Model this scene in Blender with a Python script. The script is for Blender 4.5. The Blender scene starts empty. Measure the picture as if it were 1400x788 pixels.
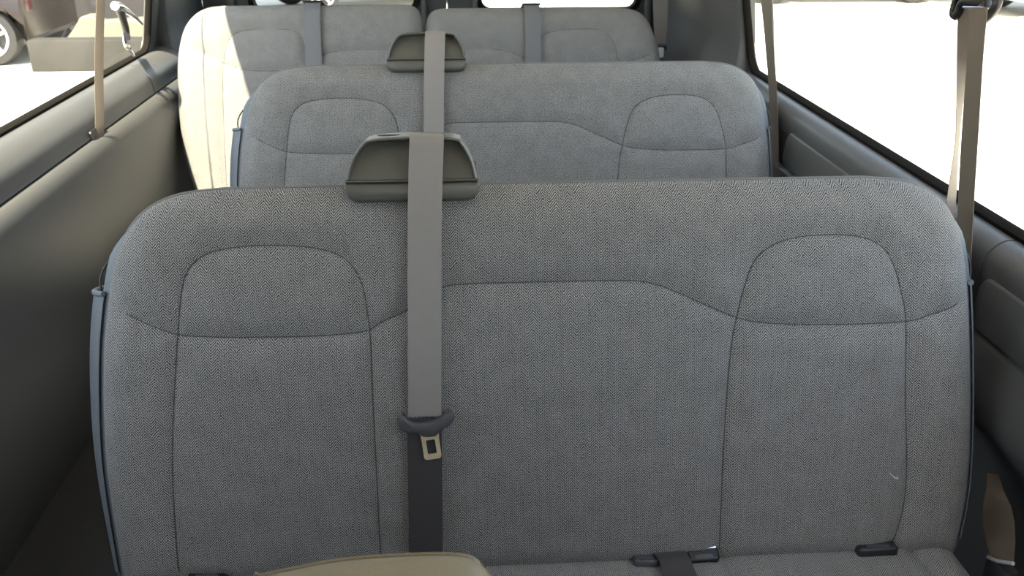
import bpy, bmesh, math, random
import numpy as np
from mathutils import Vector, Matrix
random.seed(4)
S = bpy.context.scene
COL = S.collection

# ------------------------------------------------------------------ camera
FPX, PITCH, YAW, CAMZ = 1308.0, math.radians(23.04), math.radians(3.56), 1.39
fw = np.array([math.sin(YAW)*math.cos(PITCH), math.cos(YAW)*math.cos(PITCH), -math.sin(PITCH)])
rt = np.array([math.cos(YAW), -math.sin(YAW), 0.0])
up = np.cross(rt, fw)
CAMP = np.array([0, 0, CAMZ])
def ray(x, y): return fw + rt*(x-700)/FPX - up*(y-394)/FPX
def atY(x, y, Y): d = ray(x, y); return CAMP + d*Y/d[1]
def atX(x, y, X): d = ray(x, y); return CAMP + d*X/d[0]
def atZ(x, y, Z): d = ray(x, y); return CAMP + d*(Z-CAMZ)/d[2]
RC = math.radians(15)                     # recline of the backrests
Y1, Y2, Y3, ZT = 1.307, 2.307, 3.2, 1.0   # where the three backrest planes stand, and their top height
NB = np.array([0, math.cos(RC), -math.sin(RC)]); TB = np.array([0, math.sin(RC), math.cos(RC)])
def bp(x, y, y0=Y1):                      # picture measurement -> (across, up) on a backrest plane
    o = np.array([0, y0, ZT]); d = ray(x, y)
    P = CAMP + d*((o-CAMP)@NB)/(d@NB)
    return float(P[0]), float((P-o)@TB)

# ------------------------------------------------------------------ materials
def srgb(r, g, b):
    f = lambda c: (c/255/12.92 if c/255 <= .04045 else ((c/255+.055)/1.055)**2.4)
    return (f(r), f(g), f(b), 1)
class NT:
    def __init__(s, name):
        s.m = bpy.data.materials.new(name); s.m.use_nodes = True
        s.t = s.m.node_tree; s.b = s.t.nodes['Principled BSDF']; s.out = s.t.nodes['Material Output']
    def n(s, typ, **kw):
        o = s.t.nodes.new(typ)
        for k, v in kw.items(): setattr(o, k, v)
        return o
    def l(s, a, b): s.t.links.new(a, b)
    def math(s, op, a, b=None, c=None):
        o = s.n('ShaderNodeMath', operation=op)
        for i, v in enumerate((a, b, c)):
            if v is None: continue
            if isinstance(v, (int, float)): o.inputs[i].default_value = v
            else: s.l(v, o.inputs[i])
        return o.outputs[0]
    def noise(s, vec, scale, detail=3, rough=.5):
        o = s.n('ShaderNodeTexNoise'); o.inputs['Scale'].default_value = scale
        o.inputs['Detail'].default_value = detail; o.inputs['Roughness'].default_value = rough
        if vec is not None: s.l(vec, o.inputs['Vector'])
        return o.outputs['Fac']
    def ramp(s, fac, c0, c1, p0=0., p1=1.):
        o = s.n('ShaderNodeValToRGB'); e = o.color_ramp.elements
        e[0].color = c0; e[1].color = c1; e[0].position = p0; e[1].position = p1
        s.l(fac, o.inputs[0]); return o.outputs[0]
    def bump(s, h, strength, dist):
        o = s.n('ShaderNodeBump'); o.inputs['Strength'].default_value = strength
        o.inputs['Distance'].default_value = dist; s.l(h, o.inputs['Height'])
        s.l(o.outputs[0], s.b.inputs['Normal'])

def grain(name, c0, c1, scale=220, rough=.6, bump=.15, metal=0., dist=.0004, spec=.5):
    t = NT(name); co = t.n('ShaderNodeTexCoord').outputs['Object']
    f = t.noise(co, scale, 4)
    t.l(t.ramp(f, c0, c1, .3, .7), t.b.inputs['Base Color'])
    t.b.inputs['Roughness'].default_value = rough; t.b.inputs['Metallic'].default_value = metal
    t.b.inputs['Specular IOR Level'].default_value = spec
    if bump: t.bump(f, bump, dist)
    return t.m
def g(v, w=1., k=.85): return (v*w*k, v*k, v*k, 1), (v*w, v, v, 1)

def fabric_mat(name, light, dark):
    t = NT(name); uv = t.n('ShaderNodeUVMap', uv_map='UVMap').outputs[0]
    sp = t.n('ShaderNodeSeparateXYZ'); t.l(uv, sp.inputs[0])
    u, w = sp.outputs[0], sp.outputs[1]
    n1 = t.noise(uv, 130, 3)
    P = .018
    zig = t.math('PINGPONG', u, P/2)
    ph = t.math('ADD', w, t.math('MULTIPLY', zig, 1.15))
    ph = t.math('ADD', ph, t.math('MULTIPLY', n1, .0048))
    s1 = t.math('SINE', t.math('MULTIPLY', ph, 2*math.pi/.0040))
    s2 = t.math('SINE', t.math('MULTIPLY', u, 2*math.pi/.0031))
    n2 = t.noise(uv, 420, 3, .7)
    n3 = t.noise(uv, 30, 2)
    h = t.math('ADD', t.math('MULTIPLY', s1, .44), t.math('MULTIPLY', s2, .12))
    h = t.math('ADD', h, t.math('MULTIPLY', t.math('SUBTRACT', n2, .5), 1.15))
    h = t.math('ADD', h, t.math('MULTIPLY', t.math('SUBTRACT', n3, .5), .25))
    h = t.math('ADD', h, .5)
    t.l(t.ramp(h, dark, light, .16, .80), t.b.inputs['Base Color'])
    t.b.inputs['Roughness'].default_value = .95
    t.b.inputs['Specular IOR Level'].default_value = .15
    t.b.inputs['Sheen Weight'].default_value = .1
    t.b.inputs['Sheen Roughness'].default_value = .5
    t.bump(h, .35, .0008)
    return t.m
def webbing_mat(name, c):
    t = NT(name); uv = t.n('ShaderNodeUVMap', uv_map='UVMap').outputs[0]
    sp = t.n('ShaderNodeSeparateXYZ'); t.l(uv, sp.inputs[0])
    a = t.math('SINE', t.math('MULTIPLY', sp.outputs[0], 2*math.pi/.0030))
    b = t.math('SINE', t.math('MULTIPLY', sp.outputs[1], 2*math.pi/.0022))
    h = t.math('ADD', t.math('MULTIPLY', a, .12), t.math('MULTIPLY', b, .15))
    n = t.noise(uv, 60, 3)
    h = t.math('ADD', t.math('ADD', h, .25), t.math('MULTIPLY', n, .5))
    t.l(t.ramp(h, tuple(x*.86 for x in c[:3])+(1,), c), t.b.inputs['Base Color'])
    t.b.inputs['Roughness'].default_value = .6
    t.b.inputs['Sheen Weight'].default_value = .1
    t.bump(h, .25, .0004)
    return t.m
def glass_mat(name, tint):
    t = NT(name); t.t.nodes.remove(t.b)
    tr = t.n('ShaderNodeBsdfTransparent'); tr.inputs[0].default_value = tint
    gl = t.n('ShaderNodeBsdfGlossy'); gl.inputs['Roughness'].default_value = .01
    lw = t.n('ShaderNodeLayerWeight'); lw.inputs[0].default_value = .5
    sch = t.math('MULTIPLY_ADD', t.math('POWER', lw.outputs['Facing'], 5.0), .12, .012)
    mx = t.n('ShaderNodeMixShader'); t.l(sch, mx.inputs[0])
    t.l(tr.outputs[0], mx.inputs[1]); t.l(gl.outputs[0], mx.inputs[2]); t.l(mx.outputs[0], t.out.inputs[0])
    return t.m

M = {}
M['fabric'] = fabric_mat('seat_fabric', (.375, .37, .362, 1), (.036, .040, .048, 1))
M['thread'] = grain('seat_thread', *g(.075), scale=900, rough=.9, bump=0)
M['welt'] = grain('cloth_welt', (.17, .17, .168, 1), (.22, .218, .214, 1), scale=600, rough=.95, bump=.2, spec=.15)
M['vinyl'] = grain('seat_vinyl', (.13, .15, .175, 1), (.155, .178, .205, 1), scale=300, rough=.45, bump=.2)
M['plastic'] = grain('housing_plastic', (.085, .084, .074, 1), (.105, .104, .092, 1), scale=700, rough=.38, bump=.12)
M['blackp'] = grain('black_plastic', (.014, .014, .016, 1), (.022, .022, .025, 1), scale=500, rough=.4, bump=.1)
M['greyp'] = grain('grey_plastic', (.06, .062, .072, 1), (.075, .078, .09, 1), scale=500, rough=.45, bump=.1)
M['web'] = webbing_mat('grey_webbing', (.27, .25, .245, 1))
M['webtan'] = webbing_mat('taupe_webbing', (.18, .145, .112, 1))
M['webshaded'] = webbing_mat('grey_webbing_shaded', (.16, .165, .18, 1))  # rear bench belts: shading from above put into a darker webbing colour
M['webdark'] = webbing_mat('charcoal_webbing', (.045, .042, .046, 1))
M['brass'] = grain('tongue_metal', (.62, .52, .34, 1), (.72, .62, .44, 1), scale=200, rough=.4, bump=.05, metal=.45)
M['chrome'] = grain('bright_metal', (.75, .77, .8, 1), (.85, .87, .9, 1), scale=200, rough=.18, bump=.02, metal=1)
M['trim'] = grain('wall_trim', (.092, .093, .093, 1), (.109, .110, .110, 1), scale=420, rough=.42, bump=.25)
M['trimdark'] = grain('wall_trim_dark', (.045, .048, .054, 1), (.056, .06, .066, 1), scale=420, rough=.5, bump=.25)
M['ceil'] = grain('headliner', (.56, .54, .5, 1), (.62, .60, .56, 1), scale=300, rough=.95, bump=.3)
M['carpet'] = grain('carpet', (.03, .032, .038, 1), (.06, .063, .07, 1), scale=500, rough=1, bump=.8, dist=.003)
M['rubber'] = grain('window_rubber', (.010, .0085, .007, 1), (.014, .012, .010, 1), scale=200, rough=.9, bump=.05, spec=.12)
M['glass'] = glass_mat('window_glass', (.9, .92, .9, 1))
M['tan'] = grain('tan_vinyl', (.225, .19, .13, 1), (.26, .22, .15, 1), scale=350, rough=.5, bump=.2)
M['redlamp'] = grain('lamp_lens', (.08, .008, .008, 1), (.1, .01, .01, 1), rough=.2, bump=0)
M['glint'] = grain('glint_metal', (.8, .84, .88, 1), (.85, .9, .93, 1), rough=.4, bump=0, metal=.2)  # bluish white base colour carries the glint of sunlit metal
M['lint'] = grain('lint', *g(.75), rough=.9, bump=0)

# ------------------------------------------------------------------ mesh helpers
def link(name, verts, faces, mat, parent=None, smooth=True, uvs=None, off=None):
    """verts in world space; off = the parent's location, taken off so the child is local to it"""
    if off is not None: verts = [Vector(v)-Vector(off) for v in verts]
    me = bpy.data.meshes.new(name)
    me.from_pydata([tuple(map(float, v)) for v in verts], [], [tuple(map(int, f)) for f in faces])
    if uvs is not None:
        uvs = np.asarray(uvs, dtype=float); lay = me.uv_layers.new(name='UVMap')
        idx = np.empty(len(me.loops), dtype=np.int32); me.loops.foreach_get('vertex_index', idx)
        lay.data.foreach_set('uv', uvs[idx].astype(np.float32).ravel())
    bm = bmesh.new(); bm.from_mesh(me); bmesh.ops.recalc_face_normals(bm, faces=bm.faces); bm.to_mesh(me); bm.free()
    me.materials.append(mat)
    if smooth:
        me.shade_smooth()
        if smooth != 'all': me.set_sharp_from_angle(angle=math.radians(smooth if smooth is not True else 40))
    o = bpy.data.objects.new(name, me); COL.objects.link(o)
    if parent: o.parent = parent
    return o
def empty(name, loc):
    o = bpy.data.objects.new(name, None); o.location = loc; o.empty_display_size = .1; COL.objects.link(o); return o
def tag(o, label, cat, group=None):
    o['label'] = label; o['category'] = cat
    if group: o['group'] = group
    return o
def struct(o): o['kind'] = 'structure'; return o
def copy_tree(o, parent=None):
    c = o.copy(); COL.objects.link(c)
    if parent: c.parent = parent
    for ch in [x for x in bpy.data.objects if x.parent == o]: copy_tree(ch, c)
    return c
class MB:
    def __init__(s): s.v = []; s.f = []; s.u = []
    def add(s, v, f, u=None):
        k = len(s.v); s.v += [tuple(map(float, x)) for x in v]; s.f += [tuple(i+k for i in q) for q in f]
        s.u += [tuple(x) for x in u] if u is not None else [(0, 0)]*len(v)
    def box(s, lo, hi, bev=0.0):
        bm = bmesh.new(); bmesh.ops.create_cube(bm, size=1)
        for v in bm.verts: v.co = Vector([lo[i]+(hi[i]-lo[i])*(v.co[i]+.5) for i in range(3)])
        if bev: bmesh.ops.bevel(bm, geom=bm.edges[:], offset=bev, segments=3, profile=.5, affect='EDGES')
        s.bm(bm)
    def bm(s, bm, mat=None):
        bm.verts.index_update()
        s.add([(mat @ v.co if mat else v.co)[:] for v in bm.verts], [[v.index for v in f.verts] for f in bm.faces]); bm.free()
    def tube(s, pts, r, n=8, closed=False):
        P = [Vector(p) for p in pts]; N = len(P); rings = []
        rr = r if hasattr(r, '__len__') else [r]*N
        prev = None; vs = []
        for i in range(N):
            a = P[(i-1) % N] if (closed or i) else P[i]; b = P[(i+1) % N] if (closed or i < N-1) else P[i]
            t = (b-a).normalized()
            if prev is None: prev = t.orthogonal().normalized()
            prev = (prev - t*prev.dot(t)).normalized(); q = t.cross(prev)
            for k in range(n):
                an = 2*math.pi*k/n; vs.append(P[i]+(prev*math.cos(an)+q*math.sin(an))*rr[i])
        fs = []
        for i in range(N if closed else N-1):
            for k in range(n):
                j = (i+1) % N; fs.append((i*n+k, i*n+(k+1) % n, j*n+(k+1) % n, j*n+k))
        if not closed: fs += [tuple(range(n))[::-1], tuple((N-1)*n+k for k in range(n))]
        s.add(vs, fs)
    def ribbon(s, pts, wid, th=.0014):
        """pts: centres, wid: half-width vectors; a strap with real thickness"""
        P = [Vector(p) for p in pts]; N = len(P); W = [Vector(w) for w in wid]; vs = []; us = []; L = 0; mid = 5
        for i in range(N):
            t = (P[min(i+1, N-1)]-P[max(i-1, 0)]).normalized(); nn = t.cross(W[i]).normalized()*th/2
            if i: L += (P[i]-P[i-1]).length
            for q in range(mid):
                k = q/(mid-1)*2-1; vs.append(P[i]+W[i]*k+nn*(1-.5*abs(k)**6)); us.append((W[i].length*k, L))
            for q in range(mid):
                k = 1-q/(mid-1)*2; vs.append(P[i]+W[i]*k-nn*(1-.5*abs(k)**6)); us.append((W[i].length*k, L))
        m = 2*mid; fs = []
        for i in range(N-1):
            for k in range(m): fs.append((i*m+k, i*m+(k+1) % m, (i+1)*m+(k+1) % m, (i+1)*m+k))
        fs += [tuple(range(m))[::-1], tuple((N-1)*m+k for k in range(m))]
        s.add(vs, fs, us)
    def loft(s, rings, caps=True, closed=True):
        n = len(rings[0]); vs = [p for r in rings for p in r]; fs = []
        for i in range(len(rings)-1):
            for k in range(n if closed else n-1): fs.append((i*n+k, i*n+(k+1) % n, (i+1)*n+(k+1) % n, (i+1)*n+k))
        if caps: fs += [tuple(range(n))[::-1], tuple((len(rings)-1)*n+k for k in range(n))]
        s.add(vs, fs)
    def out(s, name, mat, parent=None, smooth=True, off=None, uv=False):
        return link(name, s.v, s.f, mat, parent, smooth, s.u if uv else None, off)
def catmull(pts, step=.006):
    P = [np.array(p, float) for p in pts]; out = []
    P = [2*P[0]-P[1]]+P+[2*P[-1]-P[-2]]
    for i in range(1, len(P)-2):
        n = max(2, int(np.linalg.norm(P[i+1]-P[i])/step))
        for k in range(n):
            t = k/n; a, b, c, d = P[i-1:i+3]
            out.append(.5*((2*b)+(-a+c)*t+(2*a-5*b+4*c-d)*t*t+(-a+3*b-3*c+d)*t**3))
    out.append(P[-2]); return np.array(out)
def offset_poly(poly, d):
    P = np.asarray(poly, float); nx = np.roll(P, -1, 0)-np.roll(P, 1, 0)
    nx /= np.linalg.norm(nx, axis=1)[:, None]+1e-9
    area = .5*np.sum(P[:, 0]*np.roll(P[:, 1], -1)-np.roll(P[:, 0], -1)*P[:, 1])
    nr = np.stack([nx[:, 1], -nx[:, 0]], 1)*(1 if area > 0 else -1)
    return P+nr*d
def seg_dist(X, poly):
    A = poly[:-1]; B = poly[1:]; best = np.full(len(X), 9.)
    for a, b in zip(A, B):
        ab = b-a; t = np.clip(((X-a)@ab)/(ab@ab+1e-12), 0, 1)
        best = np.minimum(best, np.linalg.norm(X-a-t[:, None]*ab, axis=1))
    return best
def rrect(x0, y0, x1, y1, r, n=8):
    out = []
    for cx, cy, a0 in ((x1-r, y1-r, 0), (x0+r, y1-r, 90), (x0+r, y0+r, 180), (x1-r, y0+r, 270)):
        for k in range(n+1):
            a = math.radians(a0+90*k/n); out.append((cx+r*math.cos(a), cy+r*math.sin(a)))
    return out

# ------------------------------------------------------------------ bench seats
def B(u, w, d, y0):                      # (across, up the backrest, depth behind its face) -> world
    return (u, y0 + w*math.sin(RC) + d*math.cos(RC), ZT + w*math.cos(RC) - d*math.sin(RC))
class Back:
    """a cloth backrest with sewn seams; left/right are outlines from the bottom up to the top edge"""
    def __init__(s, left, right, seams, faint, y0, A=.05):
        s.y0, s.A = y0, A
        s.left, s.right = np.array(left), np.array(right)
        s.outline = np.vstack([s.left, s.right[::-1]])
        s.closed = np.vstack([s.outline, s.outline[:1]])
        s.seams = [catmull(q) for q in seams]; s.faint = [catmull(q, .02) for q in faint]
    def depth(s, X, groove=True):
        e = np.minimum(seg_dist(X, s.closed), s.A)
        d = s.A*(1-np.sqrt(np.maximum(1-((s.A-e)/s.A)**2, 0)))
        if groove and s.seams:
            q = np.full(len(X), 9.)
            for sm in s.seams: q = np.minimum(q, seg_dist(X, sm))
            k = np.clip(e/s.A*1.4, 0, 1)
            d = d + k*(.0030*np.exp(-(q/.0045)**2) + .0065*np.exp(-(q/.022)**2))
            q = np.full(len(X), 9.)
            for sm in s.faint: q = np.minimum(q, seg_dist(X, sm))
            d = d + k*.0012*np.exp(-(q/.005)**2)
        # soft lumbar crown
        d = d - .012*np.sin(np.pi*np.clip((X[:, 1]+.62)/.66, 0, 1))*np.clip(e/s.A, 0, 1)
        return d
    def build(s, name, parent, off, cell=.0042):
        top, bot = s.left[-1, 1], s.left[0, 1]
        nx = int((s.right[:, 0].max()-s.left[:, 0].min())/cell); nz = int((top-bot)/cell)
        tt = np.linspace(0, 1, nz); w = bot+(top-bot)*(tt+.06*np.sin(2*np.pi*tt)/(2*np.pi)*1.5)
        w = np.concatenate([w[:-1], top-np.array([.002, .0012, .0005, 0])]) ; w = np.sort(w)
        L = np.interp(w, s.left[:, 1], s.left[:, 0]); R = np.interp(w, s.right[:, 1], s.right[:, 0])
        k = np.linspace(0, 1, nx); ends = np.array([.0007, .002, .004, .007]); k = np.sort(np.concatenate([k, ends, 1-ends]))
        U = L[:, None]+(R-L)[:, None]*k[None]; Wg = np.repeat(w[:, None], len(k), 1)
        X = np.stack([U.ravel(), Wg.ravel()], 1); d = s.depth(X)
        V = [B(a, b, c, s.y0) for (a, b), c in zip(X, d)]
        n, m = len(w), len(k)
        F = [(i*m+j, i*m+j+1, (i+1)*m+j+1, (i+1)*m+j) for i in range(n-1) for j in range(m-1)]
        o = link(name, V, F, M['fabric'], parent, 'all', X, off)
        mb = MB()
        for sm in s.seams:
            sm = sm[seg_dist(sm, s.closed) > .032]
            d = s.depth(sm)-.0005; mb.tube([B(a, b, c, s.y0) for (a, b), c in zip(sm, d)], .0009, 6)
        if mb.v:
            c = mb.out('stitching', M['thread'], o, off=off); c['label'] = 'dark sewn seam lines'
        return o
    def shell(s, parent, off, ext=.013, thick=.15):
        P = s.outline; mb = MB(); rings = []
        for dep, o in ((.036, -.012), (.040, .0), (.046, ext*.8), (.055, ext), (thick-.03, ext), (thick-.01, ext-.012), (thick, ext-.035)):
            wt = np.clip((-.02-P[:, 1])/.08, 0, 1)[:, None]; Q = offset_poly(P, o)*wt+offset_poly(P, min(o, 0)-.010)*(1-wt)
            rings.append([B(a, b, dep, s.y0) for a, b in Q])
        mb.loft(rings); o = mb.out('back_shell', M['vinyl'], parent, 60, off); o['label'] = 'blue grey vinyl back cover'
        mb = MB(); mb.tube([B(a, b, .047, s.y0) for a, b in offset_poly(P, .000)], .0030, 6, True)
        mb.out('piping', M['welt'], parent, off=off)
def smooth_side(pts): 
    c = catmull(pts, .012); keep = [c[0]]
    for p in c[1:]:
        if p[1] > keep[-1][1]+1e-5: keep.append(p)
    return keep

def cushion(parent, off, u0, u1, yb, length=.50, ztop=.441, thick=.13, seams=()):
    nx, ny = 190, 80; k = np.linspace(0, 1, nx); q = np.linspace(0, 1, ny)
    U = u0+(u1-u0)*k[None]+0*q[:, None]; Yy = yb-length*q[:, None]+0*k[None]
    X = np.stack([U.ravel(), Yy.ravel()], 1); R = .05
    ex = np.minimum(np.minimum(X[:, 0]-u0, u1-X[:, 0]), np.minimum(X[:, 1]-(yb-length), yb-X[:, 1]))
    e = np.minimum(ex, R); z = ztop-R*(1-np.sqrt(np.maximum(1-((R-e)/R)**2, 0)))
    dd = np.full(len(X), 9.)
    for sm in seams: dd = np.minimum(dd, seg_dist(X, catmull(sm, .02)))
    z = z-.004*np.exp(-(dd/.004)**2)-.005*np.exp(-(dd/.02)**2)-.02*(yb-X[:, 1])/length*0
    V = [(a, b, c) for (a, b), c in zip(X, z)]
    F = [(i*nx+j, i*nx+j+1, (i+1)*nx+j+1, (i+1)*nx+j) for i in range(ny-1) for j in range(nx-1)]
    rim = [j for j in range(nx)]+[i*nx+nx-1 for i in range(1, ny)]+[(ny-1)*nx+j for j in range(nx-2, -1, -1)]+[i*nx for i in range(ny-2, 0, -1)]
    n0 = len(V); V += [(V[i][0], V[i][1], ztop-thick) for i in rim]
    m = len(rim); F += [(rim[i], rim[(i+1) % m], n0+(i+1) % m, n0+i) for i in range(m)]; F.append(tuple(range(n0, n0+m)))
    uvs = [(v[0], v[1]+(v[2]-ztop)) for v in V]
    return link('seat_cushion', V, F, M['fabric'], parent, 50, uvs, off)

def bench_frame(parent, off, u0, u1, y0):
    mb = MB(); mb.box((u0+.03, y0-.60, .27), (u1-.03, y0-.12, .335), .008)
    mb.out('seat_base', M['blackp'], parent, off=off)
    for x in (u0+.12, u1-.20):
        mb = MB()
        mb.tube([(x, y0-.56, .28), (x, y0-.56, .02), (x, y0-.16, .02), (x, y0-.16, .28)], .018, 10)
        mb.box((x-.03, y0-.60, 0), (x+.03, y0-.12, .014), .004)
        mb.out('leg', M['blackp'], parent, off=off)

LEFT = [(-.512, -.605), (-.524, -.45), (-.525, -.36), (-.518, -.25), (-.506, -.168), (-.491, -.105), (-.468, -.060), (-.437, -.031), (-.395, -.014), (-.33, -.007)]
RIGHT = [(.775, -.605), (.790, -.5), (.790, -.38), (.778, -.20), (.764, -.11), (.744, -.058), (.715, -.031), (.675, -.014), (.61, -.007)]
LP = [(-.421, -.60), (-.421, -.517), (-.418, -.406), (-.41, -.319), (-.399, -.223), (-.389, -.15), (-.377, -.117), (-.351, -.096), (-.312, -.088), (-.272, -.086), (-.221, -.088), (-.175, -.098), (-.15, -.116), (-.135, -.146), (-.129, -.188), (-.126, -.231), (-.126, -.329), (-.125, -.417), (-.124, -.532), (-.122, -.60)]
LH = [(-.505, -.160), (-.475, -.175), (-.46, -.182), (-.431, -.197), (-.396, -.21), (-.34, -.215), (-.268, -.217), (-.196, -.217), (-.133, -.212), (-.111, -.2), (-.073, -.183), (-.045, -.163), (-.016, -.150), (.03, -.147), (.079, -.147), (.185, -.147), (.26, -.149), (.292, -.156), (.324, -.169), (.404, -.205), (.456, -.216), (.555, -.221), (.663, -.219), (.699, -.21), (.732, -.2), (.76, -.188)]
RP = [(.388, -.60), (.39, -.557), (.391, -.436), (.395, -.323), (.401, -.246), (.409, -.202), (.42, -.159), (.435, -.122), (.464, -.1), (.502, -.09), (.551, -.088), (.595, -.093), (.625, -.108), (.642, -.134), (.655, -.176), (.663, -.22), (.667, -.332), (.675, -.446), (.673, -.516), (.655, -.59)]
FA = [[(-.325, -.235), (-.328, -.57)], [(-.258, -.235), (-.250, -.57)], [(.48, -.25), (.485, -.55)], [(.575, -.25), (.585, -.55)]]

loc = (.13, Y1-.3, 0)
bench = empty('bench_seat', loc)
tag(bench, 'grey herringbone cloth bench seat nearest the camera, filling the lower frame', 'bench seat', 'cloth bench seats in rows')
bk = Back(smooth_side(LEFT), smooth_side(RIGHT), [LP, LH, RP], FA, Y1)
bk.build('backrest', bench, loc); bk.shell(bench, loc)
ybase = Y1-.56*math.sin(RC)+.055
cush_seams = [[(.372, ybase), (.40, ybase-.07), (.405, ybase-.45)], [(.652, ybase), (.70, ybase-.09), (.71, ybase-.45)],
              [(-.12, ybase), (-.125, ybase-.45)], [(-.41, ybase), (-.415, ybase-.45)]]
cushion(bench, loc, -.515, .775, ybase, seams=cush_seams)
bench_frame(bench, loc, -.515, .775, Y1)
# vinyl map pocket with wire loop at each end of the backrest
def pocket(side, u_of, wtop, bulge, parent, off):
    mb = MB(); rings = []; ws = np.linspace(wtop, -.58, 26)
    for i, w in enumerate(ws):
        u = u_of(w); b = bulge*(1-.5*(i/25.)**1.5); c = []
        for k in range(13):
            a = k/12; dep = .038+a*.085; c.append(B(u+side*(.008+b*math.sin(math.pi*a)**.6), w, dep, Y1))
        for k in range(13):
            a = 1-k/12; dep = .038+a*.085; c.append(B(u+side*(.006+max(b-.005, 0)*math.sin(math.pi*a)**.6), w, dep, Y1))
        rings.append(c)
    mb.loft(rings); o = mb.out('side_pocket', M['vinyl'], parent, 50, off); o['label'] = 'blue grey vinyl side pocket'
    mb = MB(); u = u_of(wtop)
    mb.tube([B(u+side*(.007+bulge*math.sin(math.pi*a)**.6), wtop, .038+a*.085, Y1) for a in np.linspace(0, 1, 13)], .0045, 8)
    mb.out('pocket_hem', M['vinyl'], o, off=off)
    mb = MB()
    mb.tube(catmull([B(u+side*.016, wtop-.01, .06, Y1), B(u+side*.018, wtop+.02, .06, Y1), B(u_of(wtop+.05)+side*.020, wtop+.042, .062, Y1),
                     B(u_of(wtop+.055)+side*.012, wtop+.052, .075, Y1), B(u_of(wtop+.03)+side*.010, wtop+.03, .10, Y1), B(u+side*.01, wtop-.01, .11, Y1)], .004), .0018, 6)
    o = mb.out('wire_loop', M['blackp'], parent, off=off); o['label'] = 'thin black wire loop'
lf = np.array(smooth_side(LEFT)); rf = np.array(smooth_side(RIGHT))
pocket(-1, lambda w: float(np.interp(w, lf[:, 1], lf[:, 0])), -.155, .025, bench, loc)
pocket(1, lambda w: float(np.interp(w, rf[:, 1], rf[:, 0])), -.17, .010, bench, loc)

# plastic belt guide on top of the backrest
def guide(parent, off, y0):
    prof = [(-.152, -.002), (-.150, .012), (-.145, .028), (-.137, .043), (-.127, .055), (-.112, .061), (-.06, .0635), (0., .061), (.012, .055), (.020, .043), (.027, .028), (.031, .012), (.033, -.002)]
    prof = [tuple(p) for p in catmull(prof, .006)]
    mb = MB(); rings = []
    for dep, o in ((.070, -.02), (.066, -.006), (.055, 0), (.0, 0), (-.010, -.0008), (-.0135, -.003)):
        q = offset_poly(prof, o); q[:, 1] = np.maximum(q[:, 1], -.002)
        rings.append([B(a, b+.12*max(dep, 0), dep, y0) for a, b in q])
    q = offset_poly(prof, -.0045); q[:, 1] = np.maximum(q[:, 1], -.002)
    rings.append([B(a, b, -.0130, y0) for a, b in q])
    q = offset_poly(prof, -.0062); q[:, 1] = np.maximum(q[:, 1], -.002)
    rings.append([B(a, b, -.0105+.020*max(b, 0)/.055, y0) for a, b in q])
    mb.loft(rings)
    h = mb.out('belt_guide', M['plastic'], parent, 45, off); h['label'] = 'grey plastic shoulder belt housing'
    mb = MB(); rings = []
    base = rrect(-.155, -.026, .036, -.0015, .0075, 6); base = [(a, b-.0) for a, b in base]
    base = [(a*1.0+(.012*((-.003-b)/.023)**2)*(1 if a < -.06 else -1), b) for a, b in base]
    for dep, o in ((.065, -.01), (.05, 0), (-.008, 0), (-.0115, -.001), (-.0135, -.004)):
        rings.append([B(a, b-.1*max(dep, 0)*2, dep, y0) for a, b in offset_poly(base, o)])
    mb.loft(rings); mb.out('guide_base', M['plastic'], h, 45, off)
    mb = MB()
    for cu, ww in ((-.092, .016),):
        a = [(cu+ww*math.cos(t), .003*math.sin(t)) for t in np.linspace(0, 2*math.pi, 25)[:-1]]
        mb.tube([B(x, .0632+.12*(.02+yv*2), .02+yv*2, y0) for x, yv in a], .0006, 4, True)
    mb.out('screw_cover', M['greyp'], h, off=off)
guide(bench, loc, Y1)

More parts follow.
